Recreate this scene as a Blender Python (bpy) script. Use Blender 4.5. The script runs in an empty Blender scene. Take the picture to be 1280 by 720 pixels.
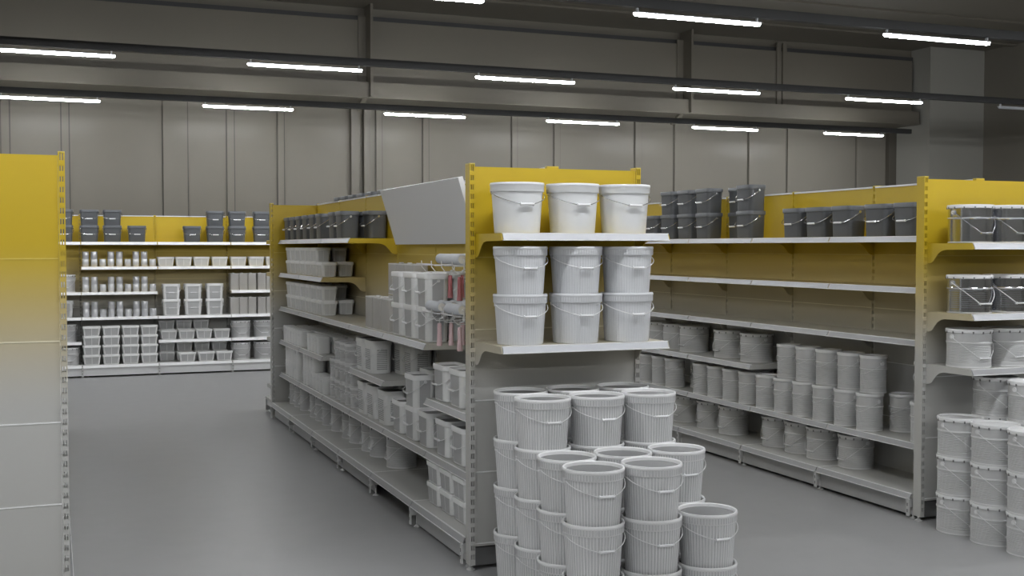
import bpy, bmesh, math
from mathutils import Vector, Matrix
PI = math.pi
S = bpy.context.scene
COL = S.collection

# ------------------------------------------------------------------ materials
MATS = {}
def mat(name, col, rough=.5, metal=0., emit=None, spec=.5, noise=0., coat=0., trans=0.):
    m = bpy.data.materials.new(name); m.use_nodes = True
    nt = m.node_tree; b = nt.nodes['Principled BSDF']
    b.inputs['Base Color'].default_value = (*col, 1)
    b.inputs['Roughness'].default_value = rough
    b.inputs['Metallic'].default_value = metal
    b.inputs['Specular IOR Level'].default_value = spec
    b.inputs['Coat Weight'].default_value = coat
    if trans: b.inputs['Subsurface Weight'].default_value = trans; b.inputs['Subsurface Radius'].default_value = (.05, .05, .05)
    if emit:
        b.inputs['Emission Color'].default_value = (*emit[0], 1); b.inputs['Emission Strength'].default_value = emit[1]
    if noise:
        n = nt.nodes.new('ShaderNodeTexNoise'); n.inputs['Scale'].default_value = 6; n.inputs['Detail'].default_value = 5
        tc = nt.nodes.new('ShaderNodeTexCoord'); nt.links.new(tc.outputs['Object'], n.inputs['Vector'])
        mx = nt.nodes.new('ShaderNodeMix'); mx.data_type = 'RGBA'
        mx.inputs[6].default_value = (*[c * (1 - noise) for c in col], 1); mx.inputs[7].default_value = (*[min(1, c * (1 + noise)) for c in col], 1)
        nt.links.new(n.outputs['Fac'], mx.inputs[0]); nt.links.new(mx.outputs[2], b.inputs['Base Color'])
    MATS[name] = m
    return m
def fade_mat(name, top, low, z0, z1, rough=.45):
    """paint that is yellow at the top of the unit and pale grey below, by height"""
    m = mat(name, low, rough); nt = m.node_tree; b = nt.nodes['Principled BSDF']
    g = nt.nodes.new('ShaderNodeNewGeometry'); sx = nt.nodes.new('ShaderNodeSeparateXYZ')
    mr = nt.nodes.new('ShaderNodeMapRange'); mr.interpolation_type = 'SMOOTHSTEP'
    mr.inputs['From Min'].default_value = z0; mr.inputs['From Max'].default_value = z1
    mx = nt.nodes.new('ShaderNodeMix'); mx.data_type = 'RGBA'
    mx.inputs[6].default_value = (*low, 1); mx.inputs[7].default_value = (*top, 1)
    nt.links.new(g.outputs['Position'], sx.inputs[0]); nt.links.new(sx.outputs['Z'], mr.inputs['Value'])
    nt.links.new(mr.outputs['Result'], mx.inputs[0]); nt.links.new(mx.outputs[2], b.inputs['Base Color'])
    return m
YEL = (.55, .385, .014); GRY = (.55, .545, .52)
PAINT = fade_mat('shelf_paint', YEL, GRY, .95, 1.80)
PAINT_FAR = fade_mat('shelf_paint_back', YEL, GRY, .70, 1.80)
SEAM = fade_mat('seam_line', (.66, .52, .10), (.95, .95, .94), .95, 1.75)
SEAM_FAR = fade_mat('seam_line_back', (.72, .55, .08), (.9, .9, .88), .7, 1.6)
RAIL_LIT = mat('price_rail_lit', (.60, .61, .64), .4)
RAIL_SHADED = mat('price_rail_shaded', (.40, .40, .41), .4)  # same rail in a darker tone, shade of the low shelves put into colour
KICK = mat('kick_grey', (.46, .46, .46), .45)
EDGE = mat('edge_white', (.92, .92, .92), .45)
CAPW = mat('cap_white', (.80, .80, .82), .4)
PALE = mat('pale_metal', (.62, .62, .61), .4)
DARKM = mat('dark_plate', (.20, .20, .20), .5)
FLOOR = mat('floor_grey', (.36, .36, .36), .40, noise=.05)
WALL = mat('wall_panel_paint', (.19, .177, .150), .22, spec=.06, noise=.02)
WALLD = mat('wall_joint', (.08, .072, .058), .5)
CEIL = mat('ceiling_paint', (.125, .113, .09), .7)
BEAM = mat('beam_paint', (.125, .113, .09), .5)
TOP_STRIP = mat('strip_dark', (.045, .045, .047), .5)
TRACK = mat('track_black', (.012, .012, .0125), .5)
HOUS = mat('fixture_housing', (.45, .46, .48), .3)
TUBES = {y: mat('tube_light_%d' % i, (1, 1, 1), .5, emit=((.955, .978, 1), e)) for i, (y, e) in enumerate(((15.9, 58.), (12.12, 34.), (8.38, 34.), (4.6, 62.), (.85, 37.), (-2.9, 28.)))}
PILLAR = mat('pillar_paint', (.28, .272, .245), .45)
TUBE_OFF = mat('tube_unlit', (.45, .47, .5), .4)
WHITEP = mat('white_plastic', (.74, .75, .77), .38)
MILKY = mat('milky_plastic', (.80, .81, .82), .28, trans=.25)
RIBW = mat('rib_white', (.94, .94, .94), .4)
GROOVE = mat('rib_groove', (.67, .67, .675), .45)
LIDG = mat('lid_grey', (.22, .22, .22), .45)
TUBW = mat('tub_white', (.87, .87, .86), .4)
TUBG = mat('tub_panel_grey', (.52, .52, .52), .45)
TUBL = mat('tub_panel_light', (.66, .66, .65), .45)
LOUV = mat('louver_grey', (.48, .48, .48), .5)
DKG = mat('dark_grey_plastic', (.092, .097, .105), .42)
DKL = mat('dark_grey_rim', (.125, .132, .143), .4)
WIRE = mat('wire_steel', (.72, .72, .73), .22, metal=.9)
WIREW = mat('wire_pale', (.85, .85, .85), .4)
GRIPW = mat('grip_white', (.86, .86, .87), .35)
STEEL = mat('tin_steel', (.62, .64, .68), .16, metal=1.)
TINP = mat('tin_pale', (.60, .60, .60), .4, noise=.06)
TINL = mat('tin_line', (.80, .80, .80), .4)
TINB = mat('tin_bright', (.78, .79, .82), .25, metal=.55)
PAPER = mat('rect_tin_pale', (.60, .58, .55), .5, noise=.08)
BOARD = mat('board_white', (.80, .805, .82), .5)
NAP = mat('roller_nap', (.66, .68, .72), .9, noise=.15)
CORE = mat('roller_core', (.84, .82, .76), .5)
PINK = fade_mat('handle_pink', (.46, .15, .165), (.85, .62, .64), 1.28, 1.50, .4)

# ------------------------------------------------------------------ mesh helpers
class MB:
    def __init__(s): s.v = []; s.f = []; s.m = []; s.mats = []
    def mi(s, m):
        if m not in s.mats: s.mats.append(m)
        return s.mats.index(m)
    def add(s, vs, fs, m):
        o = len(s.v); s.v += [tuple(v) for v in vs]; k = s.mi(m)
        for f in fs: s.f.append([o + i for i in f]); s.m.append(k)
    def box(s, x0, x1, y0, y1, z0, z1, m):
        vs = [(x, y, z) for x in (x0, x1) for y in (y0, y1) for z in (z0, z1)]
        s.add(vs, [(0, 1, 3, 2), (4, 6, 7, 5), (0, 4, 5, 1), (2, 3, 7, 6), (0, 2, 6, 4), (1, 5, 7, 3)], m)
    def prism(s, poly, axis, a0, a1, m):
        n = len(poly)
        P = (lambda p, t: (t, p[0], p[1])) if axis == 'x' else ((lambda p, t: (p[0], t, p[1])) if axis == 'y' else (lambda p, t: (p[0], p[1], t)))
        vs = [P(p, a0) for p in poly] + [P(p, a1) for p in poly]
        fs = [tuple(range(n))[::-1], tuple(range(n, 2 * n))] + [(i, (i + 1) % n, n + (i + 1) % n, n + i) for i in range(n)]
        s.add(vs, fs, m)
    def loops(s, rings, m, cap0=True, cap1=True):
        n = len(rings[0]); vs = [p for r in rings for p in r]; fs = []
        ms = m if isinstance(m, (list, tuple)) else None
        for k in range(len(rings) - 1):
            seg = [(k * n + i, k * n + (i + 1) % n, (k + 1) * n + (i + 1) % n, (k + 1) * n + i) for i in range(n)]
            fs += seg
        if cap0: fs.append(tuple(range(n))[::-1])
        if cap1: fs.append(tuple(range((len(rings) - 1) * n, len(rings) * n)))
        s.add(vs, fs, m)
    def lathe(s, prof, m, n=40, cap0=False, cap1=False, c=(0, 0)):
        s.loops([[(c[0] + r * math.cos(2 * PI * i / n), c[1] + r * math.sin(2 * PI * i / n), z) for i in range(n)] for r, z in prof], m, cap0, cap1)
    def tube(s, pts, r, m, n=6, closed=False):
        P = [Vector(p) for p in pts]; rings = []
        prev = None
        for i, p in enumerate(P):
            a = P[i - 1] if i else P[0]; b = P[i + 1] if i < len(P) - 1 else P[-1]
            t = (b - a).normalized()
            if prev is None:
                u = t.orthogonal().normalized()
            else:
                u = (prev - t * prev.dot(t)); u = u.normalized() if u.length > 1e-6 else t.orthogonal().normalized()
            prev = u; w = t.cross(u)
            rings.append([tuple(p + r * (math.cos(2 * PI * k / n) * u + math.sin(2 * PI * k / n) * w)) for k in range(n)])
        s.loops(rings, m)
    def mesh(s, name, smooth=40):
        me = bpy.data.meshes.new(name); me.from_pydata(s.v, [], s.f)
        for m in s.mats: me.materials.append(m)
        me.polygons.foreach_set('material_index', s.m)
        bm = bmesh.new(); bm.from_mesh(me); bmesh.ops.recalc_face_normals(bm, faces=bm.faces); bm.to_mesh(me); bm.free()
        if smooth:
            me.polygons.foreach_set('use_smooth', [True] * len(me.polygons)); me.set_sharp_from_angle(angle=math.radians(smooth))
        me.update(); return me
def rrect(w, d, r, z, k=4, cx=0, cy=0):
    out = []
    for q, (sx, sy) in enumerate(((1, 1), (-1, 1), (-1, -1), (1, -1))):
        for i in range(k + 1):
            a = PI / 2 * q + PI / 2 * i / k
            out.append((cx + sx * (w / 2 - r) + r * math.cos(a), cy + sy * (d / 2 - r) + r * math.sin(a), z))
    return out
def obj(name, me, parent=None, loc=(0, 0, 0), rz=0.):
    o = bpy.data.objects.new(name, me); COL.objects.link(o); o.location = loc; o.rotation_euler = (0, 0, rz)
    if parent: o.parent = parent
    return o
def tag(o, label, cat, group=None):
    o['label'] = label; o['category'] = cat
    if group: o['group'] = group
    return o
def struct(name, mb, smooth=0):
    o = obj(name, mb.mesh(name, smooth)); o['kind'] = 'structure'; return o

# ------------------------------------------------------------------ room shell
XL, XR, YF, YB, ZC = -7.0, 15.9, -6.0, 17.57, 5.34
m = MB(); m.box(XL - .2, XR + .2, YF - .2, YB + .2, -.2, 0, FLOOR); struct('floor', m)
m = MB(); m.box(XL - .2, XR + .2, YF - .2, YB + .2, ZC, ZC + .2, CEIL); struct('ceiling', m)
m = MB(); m.box(XL, XR, YB, YB + .2, 0, ZC, WALL); struct('wall_back', m)
m = MB(); m.box(XL, XR, YF - .2, YF, 0, ZC, WALL); struct('wall_front', m)
m = MB(); m.box(XL - .2, XL, YF, YB, 0, ZC, WALL); struct('wall_left', m)
m = MB(); m.box(XR, XR + .2, YF, YB, 0, ZC, WALL); struct('wall_right', m)
m = MB(); m.box(14.66, XR, 16.6, YB, 0, ZC, PILLAR); struct('trim_1', m)          # corner pillar
tn = 2
for a, b in ((-5.3, -5.2), (-4.55, -4.45), (-3.0, -2.9), (-.62, -.52), (.16, .25), (1.53, 1.87), (2.44, 2.54), (3.19, 3.28), (4.71, 4.80), (5.47, 5.56), (6.98, 7.07), (7.73, 7.83),
             (9.23, 9.35), (9.99, 10.11), (11.49, 11.60), (12.30, 12.38), (13.82, 13.93)):
    m = MB(); m.box(a, b, YB - .035, YB, 0, 4.0, WALL); m.box(a - .018, a, YB - .006, YB, 0, 4.0, WALLD); m.box(b, b + .018, YB - .006, YB, 0, 4.0, WALLD)
    struct('trim_%d' % tn, m); tn += 1
for a, b in ((4.30, 4.42), (4.50, 4.60), (14.49, 14.66)):                          # column flanges on the wall
    m = MB(); m.box(a, b, YB - .10, YB, 0, 4.0, WALLD if a > 14 else BEAM); struct('trim_%d' % tn, m); tn += 1
# steel beam under the ceiling in front of the back wall
m = MB()
m.box(XL, 14.60, 16.80, YB, 3.965, 4.20, BEAM)
m.box(XL, 14.60, 16.79, 16.80, 3.965, 4.00, BEAM)
m.box(XL, 14.60, 17.0, 17.04, 4.20, 5.14, BEAM)
struct('beam', m)
m = MB(); m.box(XL, 14.66, 17.06, 17.3, 5.12, 5.215, TOP_STRIP); struct('trim_%d' % tn, m); tn += 1  # dark strip along the top of the beam web
m = MB(); m.box(XL, 14.66, 17.10, 17.5, 5.215, ZC, BEAM); struct('trim_%d' % tn, m); tn += 1
for x, w in ((4.43, .02), (9.85, .02), (-1.0, .02), (11.72, .02), (11.84, .02)):
    m = MB()
    if x < 11: m.prism([(16.72, 3.98), (16.72, 5.34), (17.06, 5.34), (17.06, 3.98)], 'x', x - w, x + w, BEAM); m.box(x - .14, x + .02, 16.98, 17.0, 4.2, 5.2, BEAM)
    else: m.box(x - .05, x + .03, 16.97, 17.0, 4.2, 5.28, BEAM)
    struct('trim_%d' % tn, m); tn += 1
for x in (4.37, 9.78):                                                             # little knee braces below the beam
    m = MB(); m.prism([(16.92, 3.965), (17.25, 3.82), (17.25, 3.87), (17.03, 3.965)], 'x', x - .04, x + .04, BEAM); struct('trim_%d' % tn, m); tn += 1
for y in (14.3, 15.9, 10.2, 6.2):
    m = MB(); m.box(XL, XR, y - .06, y + .06, ZC - .03, ZC, CEIL); struct('trim_%d' % tn, m); tn += 1

# ------------------------------------------------------------------ light tracks and fixtures
def fixture_meshes():
    h = MB(); h.box(-.60, .60, -.022, .022, .0345, .044, HOUS); h.box(-.575, -.56, -.012, .012, .044, .075, HOUS); h.box(.56, .575, -.012, .012, .044, .075, HOUS)
    out = []
    for M in list(TUBES.values()) + [TUBE_OFF]:
        d = MB()
        prof = [(-.019, .034), (-.0185, .026), (-.015, .016), (-.008, .010), (.008, .010), (.015, .016), (.0185, .026), (.019, .034)]
        rings = []
        for x, sc in ((-.60, .55), (-.592, .85), (-.575, 1), (.575, 1), (.592, .85), (.60, .55)):
            rings.append([(x, p[0] * sc, 0.034 + (p[1] - .034) * sc) for p in prof])
        d.loops(rings, M); out.append(d.mesh('diffuser'))
    return h.mesh('housing', 0), dict(zip(list(TUBES) + ['off'], out))
FH, FD = fixture_meshes()
rowname = {15.9: 'rearmost track', 12.12: 'middle track', 8.38: 'track nearest the camera'}
ow = ['first', 'second', 'third', 'fourth', 'fifth', 'sixth', 'seventh', 'eighth', 'ninth', 'tenth', 'eleventh', 'twelfth', 'thirteenth', 'fourteenth']
for y, xe in ((15.9, 13.63), (12.12, XR), (8.38, XR), (4.6, XR), (.85, XR), (-2.9, XR)):
    m = MB(); m.box(XL, xe, y - .035, y + .035, 3.685, 3.762, TRACK)
    rn = rowname.get(y, 'track behind the camera')
    tag(obj('lighting_track', m.mesh('lighting_track', 0)), 'long black lighting track under the ceiling, %s' % {15.9: 'nearest the back wall', 12.12: 'the middle one in view', 8.38: 'topmost in the picture'}.get(y, 'out of view, %d metres from the back wall' % round(17.57 - y)), 'lighting track', 'black lighting tracks')
    k0 = 0
    for k in range(-3, 6):
        x = 1.90 + 2.49 * k + .6
        if x + .7 > xe or x - .7 < XL or (y == 8.38 and k < 0): continue
        e = tag(obj('light_fixture', None, None, (x, y, 3.609)), '', 'ceiling light', 'linear tube lights under the black tracks')
        off = (y == 12.12 and k == 4)
        e['label'] = ('unlit grey tube light at the right end of the middle track' if off else
                      'lit white tube light, %s from left, under the %s' % (ow[k0], rn if y in rowname else 'track %d metres from the back wall' % round(17.57 - y)))
        k0 += 1
        obj('housing', FH, e); obj('diffuser', FD['off' if off else y], e)

# ------------------------------------------------------------------ shelving parts
def post_mesh(paint, w=.03, d=.07, h=2.2):
    m = MB(); t = .0015
    m.box(-w / 2, -w / 2 + t, -d / 2, d / 2, .03, h, paint); m.box(w / 2 - t, w / 2, -d / 2, d / 2, .03, h, paint)
    m.box(-w / 2, w / 2, -d / 2, d / 2, h - .002, h + .004, SEAM)
    xs = [(-.0135, -.0085), (-.0028, .0028), (.0085, .0135)]
    for y0, y1 in ((-d / 2, -d / 2 + t), (d / 2 - t, d / 2)):
        for a, b in xs: m.box(a, b, y0, y1, .03, h - .002, paint)
        z = .03; k = 0
        while z < h - .03:
            zs = .062 + .05 * k
            m.box(-.0085, -.0028, y0, y1, z, min(zs, h), paint); m.box(.0028, .0085, y0, y1, z, min(zs, h), paint)
            z = zs + .028; k += 1
    return m.mesh('upright', 0)
def foot_mesh():
    m = MB(); m.lathe([(.0, 0), (.024, 0), (.024, .004), (.012, .012), (.007, .014), (.007, .05), (0, .05)], PALE, 16); return m.mesh('levelling_foot')
FOOT = foot_mesh()
PM = {}
def post(parent, x, y, rz=0., paint=PAINT):
    key = paint.name
    if key not in PM: PM[key] = post_mesh(paint)
    o = obj('upright', PM[key], parent, (x, y, 0), rz); obj('levelling_foot', FOOT, o)
    return o
SEAMS = (.145, .535, .925, 1.31, 1.70)
def panel_mesh(w, t, paint, seam, cap=True, z0=.13, z1=2.186):
    """panel centred on x, thickness t in y"""
    m = MB(); m.box(-w / 2, w / 2, -t / 2, t / 2, z0, z1, paint)
    for z in SEAMS:
        m.box(-w / 2, w / 2, -t / 2 - .0018, t / 2 + .0018, z - .003, z + .003, seam)
    for x in (-w / 2, w / 2 - .002): m.box(x, x + .002, -t / 2 - .001, t / 2 + .001, z0, z1, seam)
    if cap: m.box(-w / 2, w / 2, -t / 2 - .006, t / 2 + .006, z1, z1 + .012, CAPW)
    return m.mesh('back_panel', 0)
SM = {}
def shelf(parent, loc, rz, W=.99, D=.40, paint=PAINT, brackets=(1, 1), base=False, rail=None):
    rail = rail or (RAIL_LIT if loc[2] > 1.2 else RAIL_SHADED)  # upper rails take the lit tone, lower ones the painted-in shade
    """shelf: local x is width, local -y is outwards from the panel, z=0 is the deck top"""
    key = (round(W, 3), round(D, 3), paint.name, base, rail.name)
    if key not in SM:
        d = MB(); g = .0025
        d.box(-W / 2 + g, W / 2 - g, -D + .022, 0, -.028, 0, paint)
        if base: d.box(-W / 2 + g, -W / 2 + g + .004, -D + .022, 0, 0, .0008, SEAM); d.box(W / 2 - g - .004, W / 2 - g, -D + .022, 0, 0, .0008, SEAM)
        r = MB()
        r.prism([(-D + .022, 0.001), (-D + .016, 0.001), (-D - .002, -.034), (-D + .006, -.034)], 'x', -W / 2 + .007, W / 2 - .007, rail)
        for yy, zz in ((-D + .0175, 0.001), (-D - .0005, -.034)): r.box(-W / 2 + .004, W / 2 - .004, yy - .0035, yy + .0035, zz - .003, zz + .002, EDGE)
        b = MB()
        pts = [(0, 0), (-D + .02, 0), (-D + .002, -.034), (-D + .01, -.038), (-.155, -.040), (-.125, -.046), (-.095, -.062), (-.070, -.088), (-.050, -.112), (-.030, -.124), (0, -.128)]
        b.prism(pts, 'x', -.002, .002, paint)
        SM[key] = (d.mesh('shelf', 0), r.mesh('price_rail', 0), b.mesh('bracket', 0))
    d, r, b = SM[key]
    o = obj('base_shelf' if base else 'shelf', d, parent, loc, rz)
    obj('price_rail', r, o)
    if not base:
        for s, on in ((-1, brackets[0]), (1, brackets[1])):
            if on: obj('bracket', b, o, (s * (W / 2 - .002), 0, 0))
    return o
def kick(parent, loc, rz, W=.99, m_=KICK):
    m = MB(); m.box(-W / 2 + .002, W / 2 - .002, -.006, .006, .022, .132, m_); m.box(-W / 2 + .001, -W / 2 + .004, -.0075, .006, .022, .132, EDGE)
    return obj('kick_plate', m.mesh('kick_plate', 0), parent, loc, rz)
def base_leg(parent, loc, rz):
    m = MB(); m.box(-.008, .008, -.50, 0, .075, .135, PALE); m.box(-.012, .012, -.505, -.495, .02, .135, PALE)
    for z in (.045, .085): m.box(-.004, .004, -.507, -.503, z, z + .02, DARKM)
    o = obj('base_leg', m.mesh('base_leg', 0), parent, loc, rz)
    obj('levelling_foot', FOOT, o, (0, -.455, 0)); return o
BY = [5.935 + .9925 * k for k in range(7)]       # bay limits along the aisle
def by(k): return (BY[k] + BY[k + 1]) / 2

def gondola(name, label, xc, left, right, nok=(), legs=True):
    """double sided run along y. left/right: {z: bays}"""
    g = tag(obj(name, None, None, (xc, BY[0], 0)), label, 'shelving', 'shelving runs')
    lx, ly = xc, BY[0]
    pm = panel_mesh(.960, .072, PAINT, SEAM)
    for k in range(7): post(g, 0, BY[k] - ly, PI / 2)
    for k in range(6): obj('back_panel', pm, g, (0, by(k) - ly, 0), PI / 2)
    for side, spec in ((-1, left), (1, right)):
        rz = -PI / 2 if side < 0 else PI / 2
        for z, bays in spec.items():
            for k in bays:
                base = z < .2
                shelf(g, (side * .038, by(k) - ly, z), rz, .9925, .492 if base else .402, PAINT, base=base)
                if base and k not in (nok if side < 0 else ()): kick(g, (side * .485, by(k) - ly, 0), rz, .9925)
        if legs and spec:
            for k in range(7): base_leg(g, (side * .03, BY[k] - ly + (.018 if k == 0 else (-.018 if k == 6 else 0)), 0), rz)
    return g
def endcap(name, label, x0, y, face, shelves, paint=PAINT, kickp=True, base=False):
    """single panel 1 m wide between two uprights, at y, shelves on the -y side (face -1) or +y side"""
    g = tag(obj(name, None, None, (x0 + .5, y, 0)), label, 'shelving', 'end units of the shelving runs')
    for s in (-.5, .5): post(g, s, 0, 0, paint)
    obj('back_panel', panel_mesh(.968, .05, paint, SEAM, cap=False), g)
    if kickp:
        m = MB(); m.box(-.484, .484, -.004 if face < 0 else -.02, .02 if face < 0 else .004, .02, .118, DARKM); obj('kick_plate', m.mesh('kick_plate', 0), g)
    rz = 0 if face < 0 else PI
    for z in shelves: shelf(g, (0, face * .034, z), rz, .965, .40, paint)
    if base:
        shelf(g, (0, face * .034, .165), rz, .985, .49, paint, base=True); kick(g, (0, face * .48, 0), rz, .985)
        for s in (-.47, .47): base_leg(g, (s, face * .03, 0), rz)
    return g
ALL6 = list(range(6))
YE = 5.888                                        # endcap panel plane (upright centre)
gondola('shelving_gondola', 'long double-sided shelving run in the middle, full of white tubs and buckets', 2.60,
        {.165: ALL6, .472: ALL6, .807: [0, 2, 4, 5], 1.147: [1, 2, 3, 4, 5], 1.49: [4, 5], 1.825: [3, 4, 5]},
        {.165: ALL6, 1.825: [3, 4, 5]}, nok=(1,))
gondola('shelving_gondola', 'long shelving run on the right with empty yellow shelves above grey tins', 5.65,
        {.165: ALL6, .472: ALL6, .807: [2, 3, 4, 5], 1.147: ALL6, 1.49: ALL6, 1.825: ALL6}, {.165: ALL6})
gondola('shelving_gondola', 'shelving run hidden behind the tall panel at the left edge', -.45,
        {.165: ALL6}, {.165: ALL6, .472: ALL6, .807: ALL6, 1.147: ALL6, 1.49: ALL6, 1.825: ALL6})
endcap('shelving_end_unit', 'yellow end unit of the middle run with two shelves of big white buckets', 2.10, YE, -1, (1.248, 1.825))
endcap('shelving_end_unit', 'yellow end unit at the right edge with three shelves of metal pails', 5.15, YE, -1, (1.012, 1.346, 1.778))
endcap('shelving_end_unit', 'tall bare end panel at the left edge, yellow fading to grey', -.95, YE, -1, ())
yfar = BY[6] + .047
endcap('shelving_end_unit', 'far end unit of the middle run, its bracket ends showing past the post', 2.10, yfar, 1, (.31, .807, 1.49, 1.825), base=True)
endcap('shelving_end_unit', 'far end unit of the right run, hidden behind the middle run', 5.15, yfar, 1, (1.825,))
# back shelving along the rear wall
BX = [-1.61, -.62, .37, 1.36, 2.35, 3.34]
gb = tag(obj('shelving_gondola', None, None, (.87, 17.04, 0)), 'low wide shelving along the rear wall with dark buckets on top', 'shelving', 'shelving runs')
pmb = panel_mesh(.957, .05, PAINT_FAR, SEAM_FAR)
for k, x in enumerate(BX):
    post(gb, x - .87, 0, 0, PAINT_FAR); base_leg(gb, (x - .87, -.03, 0), 0)
for k in range(5):
    xm = (BX[k] + BX[k + 1]) / 2 - .87
    obj('back_panel', pmb, gb, (xm, 0, 0))
    zs = [(1.825, .807, .475), (1.825, 1.147, .807, .475), (1.825, 1.49, 1.147, .807), (1.825, 1.49, .807, .475), (1.825, 1.49, 1.147, .807, .475)][k]
    for z in zs: shelf(gb, (xm, -.036, z), 0, .99, .402, PAINT_FAR, rail=EDGE)
    shelf(gb, (xm, -.036, .165), 0, .99, .492, PAINT_FAR, base=True, rail=EDGE); kick(gb, (xm, -.485, 0), 0, .99, EDGE)

# ------------------------------------------------------------------ goods: meshes
def ring_path(R, zear, zgrip, ga, p=1.0, n=10, lean=0.):
    """bail wire from ear (-90deg) to grip edge (-ga), left side; front is -y"""
    pts = []
    for i in range(n + 1):
        t = i / n; a = -90 + (90 - ga) * t
        z = zear + (zgrip - zear) * (t ** p)
        rr = R + lean * t
        pts.append((rr * math.sin(math.radians(a)), -rr * math.cos(math.radians(a)), z))
    return pts
def bail_round(R, zear, zgrip, ga, rw, wm, gm, p=.8, drop0=0., gr=.0065):
    L = ring_path(R, zear, zgrip, ga, p)
    if drop0: L[0] = (L[0][0], L[0][1], zear); L.insert(1, (L[0][0], L[0][1], zear - drop0 * .5))
    L = [(L[0][0] + .012, L[0][1], zear)] + L
    Rr = [(-x, y, z) for x, y, z in L[::-1]]
    w = MB(); w.tube(L + Rr, rw, wm, 6)
    g = MB(); a, b = Vector(L[-1]), Vector(Rr[0]); mid = (a + b) / 2
    rr = max(R, .01)
    g.tube([a, a + (b - a) * .5, b], gr, gm, 8)
    for q in (a, b): g.tube([q - (b - a).normalized() * .002, q + (b - a).normalized() * .002], gr * 1.5, gm, 8)
    return w.mesh('handle'), g.mesh('grip')
BH = .262; TIER = .247
def bucket_meshes(ribbed, milky=False, ridge=.0018):
    n = 112 if ribbed else 48
    b = MB(); base = WHITEP if not milky else MILKY
    r0, r1 = .119, .134
    if ribbed:
        zs = [0, .004, .19, .222]
        def R(z): return r0 + (r1 - r0) * z / .222
        vs = []; fs = []; M = []
        for z, off in ((0, -.003), (.004, 0), (.222, 0)):
            for i in range(n * 2):
                a = 2 * PI * i / (n * 2); up = ridge if (i % 4) in (0, 1) else 0
                vs.append(((R(z) + off + up) * math.cos(a), (R(z) + off + up) * math.sin(a), z))
        N = n * 2
        lite = []; dark = []
        for k in range(2):
            for i in range(N):
                f = (k * N + i, k * N + (i + 1) % N, (k + 1) * N + (i + 1) % N, (k + 1) * N + i)
                (lite if i % 4 == 0 else dark).append(f)
        b.add(vs, lite, RIBW); o = len(b.v); b.add(vs, dark, GROOVE)
        b.add(vs[:N], [tuple(range(N))[::-1]], GROOVE)
    else:
        b.lathe([(0, 0), (r0 - .004, 0), (r0, .004), (r1, .222)], base, n)
    l = MB(); lm = base if not ribbed else RIBW
    l.lathe([(r1 - .002, .214), (.1395, .214), (.1410, .218), (.1415, .246), (.1435, .249), (.1435, .255), (.141, .2615), (.137, .262), (.133, .2585), (.1315, .2445)], lm, 64)
    l.lathe([(.1315, .2445), (.05, .2445), (0.0005, .2445)], LIDG if ribbed else base, 64, cap1=True)
    if ribbed:
        for i in range(64):
            a = 2 * PI * i / 64; ca, sa = math.cos(a), math.sin(a)
            a2 = a + 2 * PI / 64 * .62; cb, sb = math.cos(a2), math.sin(a2)
            q = .1421
            l.add([(q * ca, q * sa, .219), (q * cb, q * sb, .219), (q * cb, q * sb, .245), (q * ca, q * sa, .245)], [(0, 1, 2, 3)], GROOVE)
    h, g = bail_round(.1445, .216, .148, 14, .0022, WIREW if ribbed else WIRE, GRIPW, .75, .03)
    return [('body', b.mesh('body', 30)), ('lid', l.mesh('lid', 35)), ('handle', h), ('grip', g)]
def shade_ribbed():
    """second-shelf bucket: white with fine ribs and white lid"""
    P = bucket_meshes(True, ridge=.0007)
    body = P[0][1].copy(); lid = P[1][1].copy()
    body.materials[0] = WHITEP; body.materials[1] = MATS['white_plastic_soft']
    for i, mm in enumerate(lid.materials): lid.materials[i] = WHITEP
    return [('body', body), ('lid', lid), ('handle', P[2][1]), ('grip', P[3][1])]
mat('white_plastic_soft', (.69, .70, .72), .42)
def pail_meshes(bm_, lm_, line, wm=WIREW, R=.132, H=.236, nr=11, lug=True, ridge=.003):
    b = MB(); prof = [(0, 0), (R - .004, 0), (R, .004), (R, .02)]
    zb = H * .64
    for i in range(nr):
        z = .03 + (zb - .04) * i / nr; dz = (zb - .04) / nr
        prof += [(R, z), (R - ridge, z + dz * .35), (R, z + dz * .7)]
    prof += [(R, zb - .004), (R + .003, zb), (R + .003, zb + .006), (R, zb + .010), (R, H - .02)]
    b.lathe(prof, bm_, 44)
    b.lathe([(R + .0035, zb), (R + .0038, zb + .003), (R + .0035, zb + .006)], line, 44)
    b.lathe([(R + .0008, .001), (R + .0012, .006), (R + .0008, .010)], line, 44)
    l = MB()
    l.lathe([(R, H - .022), (R + .006, H - .020), (R + .007, H - .006), (R + .005, H), (R - .006, H + .001), (R - .008, H - .010), (0.001, H - .010)], lm_, 44, cap1=True)
    if lug:
        for i in range(14):
            a = 2 * PI * i / 14 + .1; c = (R + .006)
            M_ = Matrix.Rotation(a, 4, 'Z'); s0 = len(l.v)
            l.box(c - .002, c + .003, -.004, .004, H - .026, H - .012, DARKM)
            for q in range(s0, len(l.v)): l.v[q] = tuple(M_ @ Vector(l.v[q]))
    h, g = bail_round(R + .010, H * .80, H * .26, 17, .002, wm, GRIPW if wm is WIREW else WIRE, 1.15, gr=.005)
    ears = []
    for q in (-1, 1):
        e = MB(); e.tube([(q * (R - .002), 0, H * .80), (q * (R + .009), 0, H * .80)], .014, line, 12); ears.append(('ear', e.mesh('ear')))
    return [('body', b.mesh('body', 35)), ('lid', l.mesh('lid', 35)), ('handle', h), ('grip', g)] + ears
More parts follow.
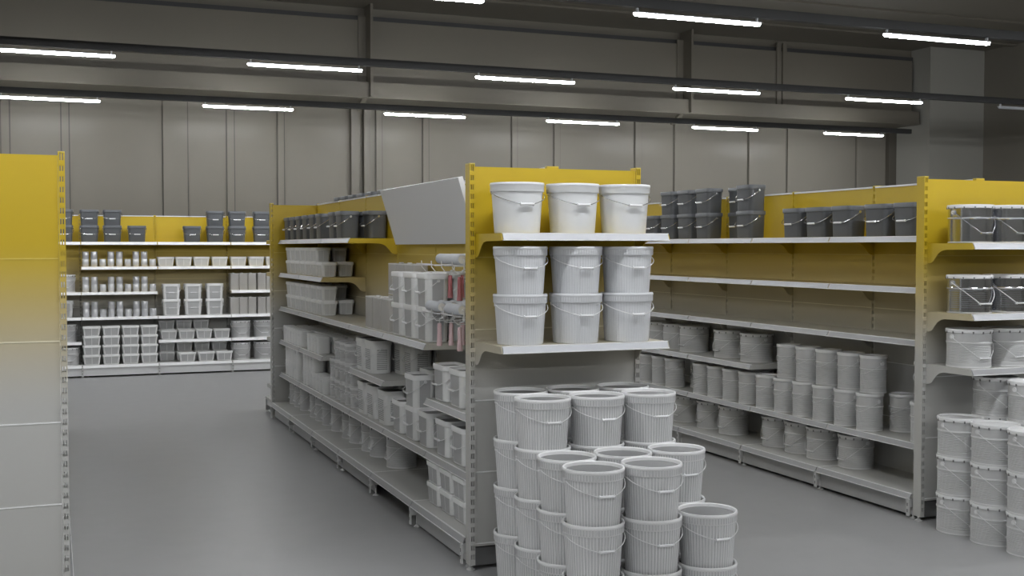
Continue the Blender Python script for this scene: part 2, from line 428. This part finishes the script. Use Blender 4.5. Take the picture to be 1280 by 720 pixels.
def rect_bucket(body, rim, plate=None, W=.245, Dp=.168, H=.225, wm=WIRE):
    b = MB(); w0, d0 = W * .86, Dp * .86
    b.loops([rrect(w0 - .01, d0 - .01, .03, 0), rrect(w0, d0, .034, .005), rrect(W - .016, Dp - .016, .036, H - .03)], body)
    if plate:
        for s in (-1, 1):
            def yy(z): return (d0 + (Dp - .016 - d0) * z / (H - .03)) / 2 + .0008
            def xx(z): return (w0 + (W - .016 - w0) * z / (H - .03)) / 2 + .0008
            z0, z1 = .012, H - .036; a = w0 / 2 - .036; a2 = W / 2 - .046
            b.add([(-a, s * yy(z0), z0), (a, s * yy(z0), z0), (a2, s * yy(z1), z1), (-a2, s * yy(z1), z1)], [(0, 1, 2, 3)], plate)
            a = d0 / 2 - .036; a2 = Dp / 2 - .046
            b.add([(s * xx(z0), -a, z0), (s * xx(z0), a, z0), (s * xx(z1), a2, z1), (s * xx(z1), -a2, z1)], [(0, 1, 2, 3)], plate)
    l = MB()
    l.loops([rrect(W - .014, Dp - .014, .037, H - .034), rrect(W - .002, Dp - .002, .042, H - .032), rrect(W, Dp, .043, H - .008), rrect(W - .006, Dp - .006, .041, H), rrect(W - .018, Dp - .018, .036, H), rrect(W - .022, Dp - .022, .034, H - .016)], rim, cap0=False, cap1=False)
    l.add(rrect(W - .022, Dp - .022, .034, H - .016), [tuple(range(20))], LIDG if plate else rim)
    xe, zf = W / 2 + .003, H * .46
    L = [(-xe + .010, 0, H * .80), (-xe, 0, H * .80), (-xe - .002, -Dp * .22, H * .68), (-xe + .012, -Dp * .44, H * .56), (-W * .34, -Dp / 2 - .010, H * .49), (-.040, -Dp / 2 - .016, zf)]
    Rr = [(-x, y, z) for x, y, z in L[::-1]]
    h = MB(); h.tube(L + Rr, .0022, wm, 6)
    for s in (-1, 1): h.tube([(s * (W / 2 - .012), 0, H * .80), (s * (W / 2 + .006), 0, H * .80)], .010, GRIPW if plate else wm, 10)
    g = MB(); g.tube([L[-1], Rr[0]], .0068, GRIPW, 8)
    return [('body', b.mesh('body', 35)), ('lid', l.mesh('lid', 35)), ('handle', h.mesh('handle')), ('grip', g.mesh('grip'))]
def tub_meshes(W=.232, Dp=.15, H=.132, TUBG=TUBG):
    b = MB(); w0, d0 = W * .84, Dp * .82
    b.loops([rrect(w0 - .008, d0 - .008, .02, 0, 3), rrect(w0, d0, .022, .004, 3), rrect(W - .012, Dp - .012, .024, H - .026, 3)], TUBW)
    hz = H - .026
    for s in (-1, 1):
        yy = lambda z: (d0 + (Dp - .012 - d0) * z / hz) / 2 + .0008
        xx = lambda z: (w0 + (W - .012 - w0) * z / hz) / 2 + .0008
        z0, z1 = .010, hz - .004
        for a, c in ((-.80, -.03), (.03, .80)):
            p0, p1 = w0 / 2, (W - .012) / 2
            b.add([(a * p0, s * yy(z0), z0), (c * p0, s * yy(z0), z0), (c * p1, s * yy(z1), z1), (a * p1, s * yy(z1), z1)], [(0, 1, 2, 3)], TUBG)
            p0, p1 = d0 / 2, (Dp - .012) / 2
            b.add([(s * xx(z0), a * p0 * .85, z0), (s * xx(z0), c * p0 * .85, z0), (s * xx(z1), c * p1 * .85, z1), (s * xx(z1), a * p1 * .85, z1)], [(0, 1, 2, 3)], TUBG)
    l = MB()
    l.loops([rrect(W - .010, Dp - .010, .025, H - .030, 3), rrect(W, Dp, .028, H - .028, 3), rrect(W, Dp, .028, H - .008, 3), rrect(W - .006, Dp - .006, .026, H - .001, 3), rrect(W - .022, Dp - .022, .02, H - .001, 3), rrect(W - .026, Dp - .026, .018, H - .005, 3)], TUBW, cap0=False)
    return [('body', b.mesh('body', 35)), ('lid', l.mesh('lid', 35))]
def rect_tin(W=.215, Dp=.118, H=.238):
    b = MB(); b.loops([rrect(W - .004, Dp - .004, .014, 0, 3), rrect(W, Dp, .016, .004, 3), rrect(W, Dp, .016, H - .004, 3), rrect(W - .006, Dp - .006, .014, H, 3), rrect(W - .012, Dp - .012, .012, H - .004, 3)], PAPER)
    b.loops([rrect(W + .002, Dp + .002, .017, 0.0005, 3), rrect(W + .002, Dp + .002, .017, .006, 3)], TUBW, False, False)
    b.loops([rrect(W + .002, Dp + .002, .017, H - .008, 3), rrect(W + .002, Dp + .002, .017, H - .001, 3)], TUBW, False, False)
    c = MB(); c.lathe([(.018, H - .004), (.018, H + .006), (.015, H + .008), (0.001, H + .008)], TUBW, 16, cap1=True, c=(W * .28, 0))
    return [('body', b.mesh('body', 35)), ('screw_cap', c.mesh('screw_cap'))]
def louver_bucket(W=.245, Dp=.17, H=.245):
    b = MB()
    b.loops([rrect(W * .9, Dp * .88, .045, 0), rrect(W * .92, Dp * .9, .048, .006), rrect(W - .008, Dp - .008, .05, H - .04), rrect(W - .006, Dp - .006, .05, H - .03)], TUBW)
    for s in (-1, 1):
        for i in range(11):
            z = .03 + i * (H - .09) / 11; t = z / (H - .04)
            y = (Dp * .9 + (Dp - .008 - Dp * .9) * t) / 2 + .001; x = (W * .92 + (W - .008 - W * .92) * t) / 2 + .001; hh = .0085
            a = W / 2 - .052; b.add([(-a, s * y, z), (a, s * y, z), (a, s * y, z + hh), (-a, s * y, z + hh)], [(0, 1, 2, 3)], LOUV)
            a = Dp / 2 - .045; b.add([(s * x, -a, z), (s * x, a, z), (s * x, a, z + hh), (s * x, -a, z + hh)], [(0, 1, 2, 3)], LOUV)
    l = MB()
    l.loops([rrect(W - .006, Dp - .006, .05, H - .034), rrect(W, Dp, .052, H - .032), rrect(W, Dp, .052, H - .006), rrect(W - .006, Dp - .006, .05, H), rrect(W - .018, Dp - .018, .045, H), rrect(W - .022, Dp - .022, .043, H - .006)], TUBW, cap0=False, cap1=False)
    l.add(rrect(W - .022, Dp - .022, .043, H - .006), [tuple(range(20))], LIDG)
    xe = W / 2 + .004
    L = [(-xe + .01, 0, H * .78), (-xe, 0, H * .78), (-xe, -Dp * .25, H * .64), (-W * .44, -Dp * .48, H * .54), (-W * .3, -Dp / 2 - .012, H * .46), (-.03, -Dp / 2 - .014, H * .44)]
    Rr = [(-x, y, z) for x, y, z in L[::-1]]
    h = MB(); h.tube(L + Rr, .0024, WIREW, 6); g = MB(); g.tube([L[-1], Rr[0]], .006, GRIPW, 8)
    return [('body', b.mesh('body', 35)), ('lid', l.mesh('lid', 35)), ('handle', h.mesh('handle')), ('grip', g.mesh('grip'))]
def oval_tub(W=.129, Dp=.115, H=.152):
    b = MB(); b.loops([rrect(W * .92, Dp * .92, .035, 0, 4), rrect(W * .94, Dp * .94, .038, .004, 4), rrect(W - .004, Dp - .004, .04, H - .022, 4)], TUBW)
    l = MB(); l.loops([rrect(W - .004, Dp - .004, .04, H - .026, 4), rrect(W, Dp, .042, H - .024, 4), rrect(W, Dp, .042, H - .004, 4), rrect(W - .01, Dp - .01, .038, H, 4)], TUBW, cap0=False)
    h = MB(); xe = W / 2 + .002
    L = [(-xe + .006, 0, H * .8), (-xe - .001, 0, H * .8), (-xe + .01, -Dp * .42, H * .74), (-W * .3, -Dp / 2 - .006, H * .69), (0, -Dp / 2 - .008, H * .67)]
    h.tube(L + [(-x, y, z) for x, y, z in L[:-1][::-1]], .0018, WIREW, 5)
    return [('body', b.mesh('body', 35)), ('lid', l.mesh('lid', 35)), ('handle', h.mesh('handle'))]
def small_tin(R=.044, H=.102, mt=None):
    b = MB(); b.lathe([(0, 0), (R - .002, 0), (R, .003), (R, H - .004), (R - .002, H), (R - .005, H), (R - .006, H - .003), (.001, H - .003)], mt or TINB, 24, cap1=True)
    return [('body', b.mesh('tin'))]
def can_meshes(R, H, nr=12):
    P = pail_meshes(TINP, TINL, TINL, R=R, H=H, nr=nr, lug=False)
    h, g = bail_round(R + .008, H * .80, H * .52, 12, .0013, WIREW, WIREW, .8, gr=.0025)
    return [P[0], P[1], ('handle', h)] + P[4:]

KIND = {
 'milky': ('plastic_bucket', 'bucket', bucket_meshes(False, True)),
 'ribbed': ('plastic_bucket', 'bucket', bucket_meshes(True)),
 'ribwhite': ('plastic_bucket', 'bucket', shade_ribbed()),
 'steelpail': ('metal_pail', 'pail', pail_meshes(STEEL, TINL, TINB, WIRE, nr=0)),
 'ringpail': ('metal_pail', 'pail', pail_meshes(STEEL, TINL, TINB, WIREW, nr=9, ridge=.0005)),
 'pail': ('metal_pail', 'pail', pail_meshes(TINP, TINL, TINL)),
 'bpail': ('metal_pail', 'pail', pail_meshes(TINP, TINL, TINL, R=.125)),
 'tin': ('metal_pail', 'pail', pail_meshes(TINP, TINL, TINL, R=.110, H=.232)),
 'dark': ('rectangular_bucket', 'bucket', rect_bucket(DKG, DKL)),
 'white': ('rectangular_bucket', 'bucket', rect_bucket(TUBW, RIBW, TUBG, wm=WIREW)),
 'tub': ('storage_tub', 'tub', tub_meshes()),
 'ptub': ('storage_tub', 'tub', tub_meshes(TUBG=TUBL)),
 'rtin': ('rectangular_tin', 'tin', rect_tin()),
 'louver': ('louvered_bucket', 'bucket', louver_bucket()),
 'oval': ('small_tub', 'tub', oval_tub()),
 'cyl': ('small_tin', 'tin', small_tin()),
 'can': ('paint_can', 'paint can', can_meshes(.090, .262)),
 'lcan': ('paint_can', 'paint can', can_meshes(.081, .165, 8)),
}
SUB = {'grip': 'handle'}
def place(kind, x, y, z, rz, label, group):
    nm, cat, parts = KIND[kind]
    if len(parts) == 1:
        return tag(obj(nm, parts[0][1], None, (x, y, z), rz), label, cat, group)
    e = tag(obj(nm, None, None, (x, y, z), rz), label, cat, group); made = {}
    for pn, me in parts:
        made[pn] = obj(pn, me, made[SUB[pn]] if pn in SUB and SUB[pn] in made else e)
    return e
def nth(k, n, word):
    if n == 1: return 'the only one'
    if k == 0: return '%s' % word
    return '%s %s' % (ow[k], word)
LX, RXr = -PI / 2, 0.

# ------------------------------------------------------------------ goods: middle end unit and its floor stack
for k, x in enumerate((2.262, 2.580, 2.885)):
    c = ('left', 'middle', 'right')[k]
    place('milky', x, 5.615, 1.826, 0, 'smooth milky white bucket, %s one of three on the top yellow end shelf' % c, 'milky buckets on the end unit')
    for t in range(2):
        place('ribwhite', x + .012, 5.60, 1.249 + t * TIER, 0, 'ribbed white bucket, %s column, %s layer, second shelf of middle end unit' % (c, ('lower', 'upper')[t]), 'ribbed buckets on the end unit')
FX = (2.285, 2.585, 2.885); FY = (5.622, 5.328, 5.034, 4.740)
lay = ('floor', 'second', 'third', 'top')
for r, y in enumerate(FY):
    for c, x in enumerate(FX):
        n = (4, 4, 3, 3)[r] if not (r == 3 and c == 2) else 2
        for t in range(n):
            tn_ = 'top' if t == n - 1 else ('floor' if t == 0 else ('second' if t == 1 else 'third'))
            place('ribbed', x, y, t * TIER, 0, 'ribbed grey bucket, %s row, %s column, %s layer, big floor stack' %
                  (('rear', 'second rear', 'second front', 'front')[r], ('left', 'middle', 'right')[c], tn_), 'ribbed buckets stacked on the floor')
# right end unit
for si, z in enumerate((1.779, 1.347, 1.013)):
    for k, x in enumerate((5.300, 5.590, 5.880)):
        place(('steelpail', 'ringpail', 'pail')[si], x, 5.63, z, 0, '%s pail, %s from left, %s shelf of the right end unit' % ('shiny steel' if si < 2 else 'pale ridged', ow[k], ('top', 'second', 'third')[si]), 'pails on the right end unit')
for c, (x, y, n) in enumerate(((5.20, 5.585, 3), (5.20, 5.30, 3), (5.20, 5.015, 3), (5.49, 5.60, 4), (5.49, 5.31, 4))):
    nm = ('rear left column', 'middle left column', 'front left column', 'tall rear column', 'tall front column')[c]
    for t in range(n):
        place('pail', x, y, t * .2375, 0, 'pale ridged pail, %s, %s layer, floor stack by right end unit' % (nm, ('floor', 'second', 'third', 'fourth')[t]), 'pails stacked on the floor')

# ------------------------------------------------------------------ goods: middle run, left side (front faces -x)
def row(kind, X, ys, z, desc, where, group, tiers=1, dz=0., only=None, face=LX, word='from near end'):
    ys = sorted(ys)
    for k, y in enumerate(ys):
        for t in (range(tiers) if only is None else only.get(k, [])):
            XX = X + (.028 if kind == 'can' and t else 0)
            lt = '' if tiers == 1 and only is None else ', %s layer' % ('bottom', 'second', 'third')[t] if (tiers > 2) else ('' if tiers == 1 and only is None else ', %s layer' % ('lower', 'upper')[t])
            o = 'nearest one' if k == 0 else '%s %s' % (ow[k], word)
            place(kind, XX, y, z + t * dz, face, '%s, %s%s, %s' % (desc, o, lt, where), group)
row('dark', 2.282, [11.72, 11.43, 11.13, 10.82, 10.51, 10.21, 9.70, 9.43], 1.826, 'dark grey bucket', 'front row, middle run top shelf', 'dark buckets on the middle run')
row('dark', 2.475, [9.27, 9.56], 1.826, 'dark grey bucket', 'back row, middle run top shelf beside white board', 'dark buckets on the middle run')
row('dark', 2.80, [11.72, 11.42, 11.1, 10.76, 10.42, 10.02, 9.7], 1.826, 'dark grey bucket', 'far side of middle run', 'dark buckets behind the middle run', 2, .212, face=PI / 2)
yk = [10.215 + .2435 * k for k in range(7)]
row('ptub', 2.285, yk, 1.491, 'white lidded tub', 'front row, shelf below dark buckets', 'tubs on the second shelf', 2, .129, {k: ([0] if k == 0 else [0, 1]) for k in range(7)})
row('ptub', 2.465, [y - .12 for y in yk[1:]], 1.491, 'white lidded tub', 'back row, shelf below dark buckets', 'tubs on the second shelf', 2, .129, {k: ([0] if k in (0, 2) else [0, 1]) for k in range(6)})
row('ptub', 2.285, yk, 1.148, 'white lidded tub', 'front row, long middle shelf', 'tubs on the long shelf', 2, .129)
row('ptub', 2.465, [y - .12 for y in yk[1:]], 1.148, 'white lidded tub', 'back row, long middle shelf', 'tubs on the long shelf', 2, .129, {k: ([0] if k in (0, 2) else [0, 1]) for k in range(6)})
row('rtin', 2.275, [8.49, 8.268, 8.046], 1.148, 'beige rectangular tin', 'front row, long middle shelf', 'rectangular tins on the long shelf')
row('rtin', 2.455, [8.49, 8.268, 8.046], 1.148, 'beige rectangular tin', 'back row, long middle shelf', 'rectangular tins on the long shelf', 2, .247)
row('white', 2.282, [7.72, 7.425, 7.12], 1.148, 'white handled bucket', 'front row, long middle shelf', 'white buckets on the long shelf', 2, .212)
row('white', 2.475, [7.40, 7.13], 1.148, 'white handled bucket', 'back row, long middle shelf', 'white buckets on the long shelf', 2, .212)
o1 = [10.96 + .1365 * k for k in range(7)]; o2 = [10.19 + .1365 * k for k in range(4)]
row('oval', 2.245, o1, .808, 'small white tub', 'front far group, short far shelf', 'small tubs on the short far shelf')
row('oval', 2.245, o2, .808, 'small white tub', 'front near group, short far shelf', 'small tubs on the short far shelf')
row('oval', 2.375, [10.12 + .1365 * k for k in range(13)], .808, 'small white tub', 'second row, short far shelf', 'small tubs on the short far shelf')
row('oval', 2.497, [10.05 + .1365 * k for k in range(13)], .808, 'small white tub', 'third row, short far shelf', 'small tubs on the short far shelf')
row('oval', 2.245, [11.13 + .1365 * k for k in range(5)], .473, 'small white tub', 'far group, long lower shelf', 'small tubs on the lower shelf', 2, .147)
row('oval', 2.245, [9.985 + .1365 * k for k in range(7)], .473, 'small white tub', 'near group, long lower shelf', 'small tubs on the lower shelf', 2, .147, {k: ([0] if k < 3 else [0, 1]) for k in range(7)})
row('oval', 2.385, [10.12 + .1365 * k for k in range(6)], .473, 'small white tub', 'second row, long lower shelf', 'small tubs on the lower shelf', 2, .147, {k: ([0] if k < 2 else [0, 1]) for k in range(6)})
row('lcan', 2.29, [9.75, 9.57, 9.39, 9.21, 9.03], .473, 'small pale can', 'front row, lower shelf columns', 'small cans on the lower shelf', 3, .1665, {0: [0, 1], 1: [0, 1, 2], 2: [0, 1, 2], 3: [0, 1, 2], 4: [0, 1]})
row('lcan', 2.47, [9.57, 9.39, 9.21], .473, 'small pale can', 'back row, lower shelf columns', 'small cans on the lower shelf', 3, .1665)
row('louver', 2.29, [8.77, 8.50], .808, 'white louvered bucket', 'front row, short middle shelf', 'louvered buckets on the short shelf')
row('louver', 2.475, [8.62, 8.35, 8.07], .808, 'white louvered bucket', 'back row, short middle shelf', 'louvered buckets on the short shelf')
row('louver', 2.29, [8.73, 8.445, 8.13], .473, 'white louvered bucket', 'front row, long lower shelf', 'louvered buckets on the lower shelf')
row('louver', 2.475, [8.65, 8.38, 8.10], .473, 'white louvered bucket', 'back row, long lower shelf', 'louvered buckets on the lower shelf')
row('white', 2.282, [7.71, 7.40, 7.10, 6.73, 6.42], .473, 'white handled bucket', 'front row, lower shelf near post', 'white buckets on the lower shelf', 2, .212, {0: [0], 1: [0], 2: [0], 3: [0, 1], 4: [0]})
row('white', 2.475, [7.68, 7.38, 7.08, 6.73, 6.42], .473, 'white handled bucket', 'back row, lower shelf near post', 'white buckets on the lower shelf', 2, .212, {0: [0], 1: [0], 2: [0], 3: [0], 4: [0, 1]})
row('white', 2.282, [6.77, 6.46, 6.16], .808, 'white handled bucket', 'front row, short near shelf', 'white buckets on the short near shelf')
row('white', 2.475, [6.60, 6.33], .808, 'white handled bucket', 'back row, short near shelf', 'white buckets on the short near shelf')
row('tin', 2.345, [11.72, 11.47, 11.2, 10.73, 10.48, 10.2, 9.84, 9.44, 9.19, 8.79, 8.53, 8.06], .166, 'grey ridged pail', 'base shelf of middle run', 'pails on the base shelf of the middle run')
row('tub', 2.235, [6.78, 6.535, 6.285, 6.045], .166, 'white lidded tub', 'base shelf beside the near post', 'tubs on the base shelf', 2, .129)

# ------------------------------------------------------------------ goods: right run
row('dark', 5.345, [9.72, 9.41, 9.10, 8.78, 8.13], 1.826, 'dark grey bucket', 'left group, right run top shelf', 'dark buckets on the right run', 2, .212, {0: [0, 1], 1: [0, 1], 2: [0, 1], 3: [0, 1], 4: [0]})
row('dark', 5.518, [8.525], 1.826, 'dark grey bucket', 'back row, right run top shelf', 'dark buckets on the right run', 2, .212)
row('dark', 5.345, [7.47, 7.18, 6.87, 6.5, 6.2], 1.826, 'dark grey bucket', 'single row by the post, right run top shelf', 'dark buckets on the right run')
row('pail', 5.43, [9.77, 9.47, 9.16, 8.57, 8.16], .808, 'grey ridged pail', 'short shelf of the right run', 'pails on the short shelf of the right run')
row('can', 5.323, [9.82, 9.57, 9.32, 8.82, 8.58, 8.335, 8.09, 7.84, 7.59, 7.345, 7.095, 6.84, 6.59], .473, 'tall grey can', 'front row, lower shelf of right run', 'cans on the lower shelf of the right run', 2, .2635,
    {k: ([0, 1] if k < 5 else [0]) for k in range(13)})
row('can', 5.513, [9.19, 8.7, 8.45, 8.2, 7.76, 6.47], .473, 'tall grey can', 'back row, lower shelf of right run', 'cans on the lower shelf of the right run')
row('can', 5.335, [6.05], .473, 'tall pale can', 'stacked against the right end post', 'cans by the right post', 2, .2635)
row('bpail', 5.40, [9.22, 8.81, 8.45, 7.80, 7.49, 7.21, 6.83], .166, 'grey ridged pail', 'base shelf of right run', 'pails on the base shelf of the right run')

# ------------------------------------------------------------------ goods: back shelving (front faces -y)
def brow(kind, Y, xs, z, desc, where, group, tiers=1, dz=0., only=None, rz=0.):
    for k, x in enumerate(sorted(xs)):
        for t in (range(tiers) if only is None else only.get(k, [])):
            lt = '' if tiers == 1 else (', %s layer' % (('lower', 'upper')[t] if tiers == 2 else ('bottom', 'second', 'third', 'top')[t]))
            place(kind, x, Y, z + t * dz, rz, '%s, %s from left%s, %s' % (desc, ow[k], lt, where), group)
brow('dark', 16.75, [.16, .485, .78, 1.10], 1.826, 'dark grey bucket', 'left group, top of rear shelving', 'dark buckets on the rear shelving', 2, .212, {0: [0, 1], 1: [0, 1], 2: [0, 1], 3: [0]})
brow('dark', 16.75, [1.835, 2.15, 2.455, 2.80], 1.826, 'dark grey bucket', 'right group, top of rear shelving', 'dark buckets on the rear shelving', 2, .212, {0: [0], 1: [0, 1], 2: [0, 1], 3: [0, 1]})
cx = [.43, .54, .65, .755, .865, .975, 1.08, 1.19, 1.30]
for z, nm in ((1.491, 'upper row of small tins'), (1.148, 'middle row of small tins'), (.808, 'lower row of small tins')):
    brow('cyl', 16.70, cx, z, 'small shiny tin', nm + ', rear shelving', 'small tins on the rear shelving', 2, .1025, {k: ([0] if k % 3 == 2 else [0, 1]) for k in range(9)})
brow('ptub', 16.74, [1.475, 1.715, 1.955, 2.205, 2.465, 2.715, 2.96], 1.491, 'white lidded tub', 'second shelf of rear shelving', 'tubs on the rear second shelf')
for z, nm in ((1.148, 'third'), (.808, 'fourth')):
    brow('rtin', 16.78, [2.41, 2.532, 2.654, 2.79, 2.912], z, 'pale rectangular tin', '%s shelf at right of rear shelving' % nm, 'rectangular tins on the rear shelving', rz=PI / 2)
brow('white', 16.75, [1.545, 1.84, 2.135], .808, 'white handled bucket', 'fourth shelf of rear shelving', 'white buckets on the rear shelving', 2, .212)
place('pail', .165, 16.78, 1.148, 0, 'pale pail on third shelf of rear shelving, left edge', 'pails at the left of the rear shelving')
place('white', .15, 16.76, .808, 0, 'white handled bucket on fourth shelf of rear shelving, left edge', 'white buckets on the rear shelving')
place('pail', .175, 16.78, .476, 0, 'pale pail on fifth shelf of rear shelving, left edge', 'pails at the left of the rear shelving')
place('pail', .205, 16.72, .166, 0, 'pale pail on base of rear shelving, left edge', 'pails at the left of the rear shelving')
brow('tub', 16.66, [.495, .745, .995, 1.24], .166, 'white lidded tub', 'tall block on rear base', 'tubs in the tall block', 4, .129)
brow('tub', 16.90, [1.49, 1.725, 1.96], .476, 'white lidded tub', 'back row, rear fifth shelf', 'tubs on the rear fifth shelf', 2, .129)
brow('tub', 16.72, [1.505, 1.745, 1.98, 2.225], .476, 'white lidded tub', 'front row, rear fifth shelf', 'tubs on the rear fifth shelf')
brow('tub', 16.88, [1.49, 1.73, 1.97, 2.21], .166, 'white lidded tub', 'back row, base beside the tall tub block', 'tubs on the rear base', 2, .129)
brow('tub', 16.64, [1.745, 2.0, 2.245], .166, 'white lidded tub', 'front row, base beside the tall tub block', 'tubs on the rear base')
for z, nm in ((.476, 'fifth shelf'), (.166, 'base')):
    brow('pail', 16.775, [2.50, 2.82], z, 'pale ridged pail', '%s at right of rear shelving' % nm, 'pails at the right of the rear shelving')

# ------------------------------------------------------------------ tilted board above the middle run
bd = tag(obj('tilted_board', None, None, (2.53, 7.80, 1.78)), 'large blank white board tilted outwards above the middle run', 'board')
L_, th = 1.85, math.atan2(.125, .42)
m = MB(); m.box(-.016, .016, -L_ / 2, L_ / 2, 0, .432, BOARD)
pn = obj('panel', m.mesh('panel', 0), bd); pn.rotation_euler = (0, -th, 0); pn.location = (-.02, 0, 0)
for s in (-.8, .8):
    m = MB(); m.box(-.10, .024, s - .012, s + .012, .38, .392, PALE); m.box(.012, .024, s - .012, s + .012, .0, .392, PALE); obj('arm', m.mesh('arm', 0), bd)

# ------------------------------------------------------------------ roller racks and paint rollers
def roller_meshes():
    n = MB(); n.lathe([(.013, -.125), (.026, -.125), (.031, -.119), (.032, -.11), (.032, .11), (.031, .119), (.026, .125), (.013, .125)], NAP, 28)
    c = MB(); c.lathe([(.004, -.1275), (.024, -.1275), (.024, .1275), (.004, .1275), (.004, -.1275)], CORE, 28)
    for me in (n, c): me.v = [(x, z, y) for x, y, z in me.v]
    w = MB(); w.tube([(0, -.12, 0), (0, -.15, 0), (0, -.158, -.008), (0, -.158, -.055), (0, -.15, -.066), (0, -.09, -.072), (0, -.082, -.080), (0, -.08, -.13)], .004, WIREW, 8)
    h = MB()
    rings = [(.0075, -.100), (.012, -.103), (.0135, -.125), (.013, -.16), (.015, -.20), (.0175, -.236), (.0165, -.240)]
    h.lathe([(r, z) for r, z in rings], PINK, 20, True, True, c=(0, -.08))
    return [('roller_sleeve', n.mesh('roller_sleeve', 35)), ('core', c.mesh('core', 35)), ('frame', w.mesh('frame')), ('handle', h.mesh('handle', 40))]
RP = roller_meshes()
for zr, yc, xs, nm in ((1.655, 6.445, (2.205, 2.28, 2.355), 'upper near'), (1.655, 6.84, (2.28, 2.355, 2.43), 'upper far'),
                       (1.362, 6.445, (2.205, 2.28, 2.355), 'lower near'), (1.362, 6.84, (2.21, 2.285, 2.36, 2.435), 'lower far')):
    rk = tag(obj('wire_rack', None, None, (2.56, yc, zr)), '%s white wire rack holding paint rollers beside the near post' % nm, 'wire rack', 'wire racks for rollers')
    m = MB(); x0 = 2.15 - 2.56
    for yy in (-.11, .09):
        m.tube([(.0, yy, -.012), (x0 + .02, yy, -.012), (x0, yy, -.004), (x0 - .002, yy, .016)], .0032, WIREW, 6)
        m.tube([(.0, yy, -.055), (x0 + .03, yy, -.055), (x0, yy, -.02), (x0, yy, -.01)], .003, WIREW, 6)
    m.tube([(x0, -.11, -.004), (x0, .09, -.004)], .003, WIREW, 6)
    m.box(-.006, .002, -.16, .14, -.075, .01, PALE)
    obj('wires', m.mesh('wires'), rk)
    for k, x in enumerate(xs):
        e = tag(obj('paint_roller', None, None, (x, yc, zr + .027)), 'grey paint roller with pink handle, %s from the aisle on the %s rack' % (ow[k], nm), 'paint roller', 'paint rollers on the racks')
        for pn_, me in RP: obj(pn_, me, e)

# ------------------------------------------------------------------ camera, world, view
cam = bpy.data.cameras.new('camera'); co = bpy.data.objects.new('camera', cam); COL.objects.link(co)
cam.sensor_width = 36; cam.lens = 1447.4 / 1280 * 36; cam.clip_end = 100
co.location = (0, 0, 1.753); co.rotation_euler = (math.radians(90 - 2.009), 0, math.radians(-21.694))
S.camera = co
w = bpy.data.worlds.new('world'); S.world = w; w.use_nodes = True
w.node_tree.nodes['Background'].inputs[0].default_value = (.05, .05, .05, 1); w.node_tree.nodes['Background'].inputs[1].default_value = .2
S.view_settings.view_transform = 'Standard'; S.view_settings.look = 'None'; S.view_settings.gamma = 1; S.view_settings.use_curve_mapping = False
S.view_settings.exposure = 1.62
S.cycles.use_denoising = True
S.cycles.max_bounces = 8; S.cycles.diffuse_bounces = 2
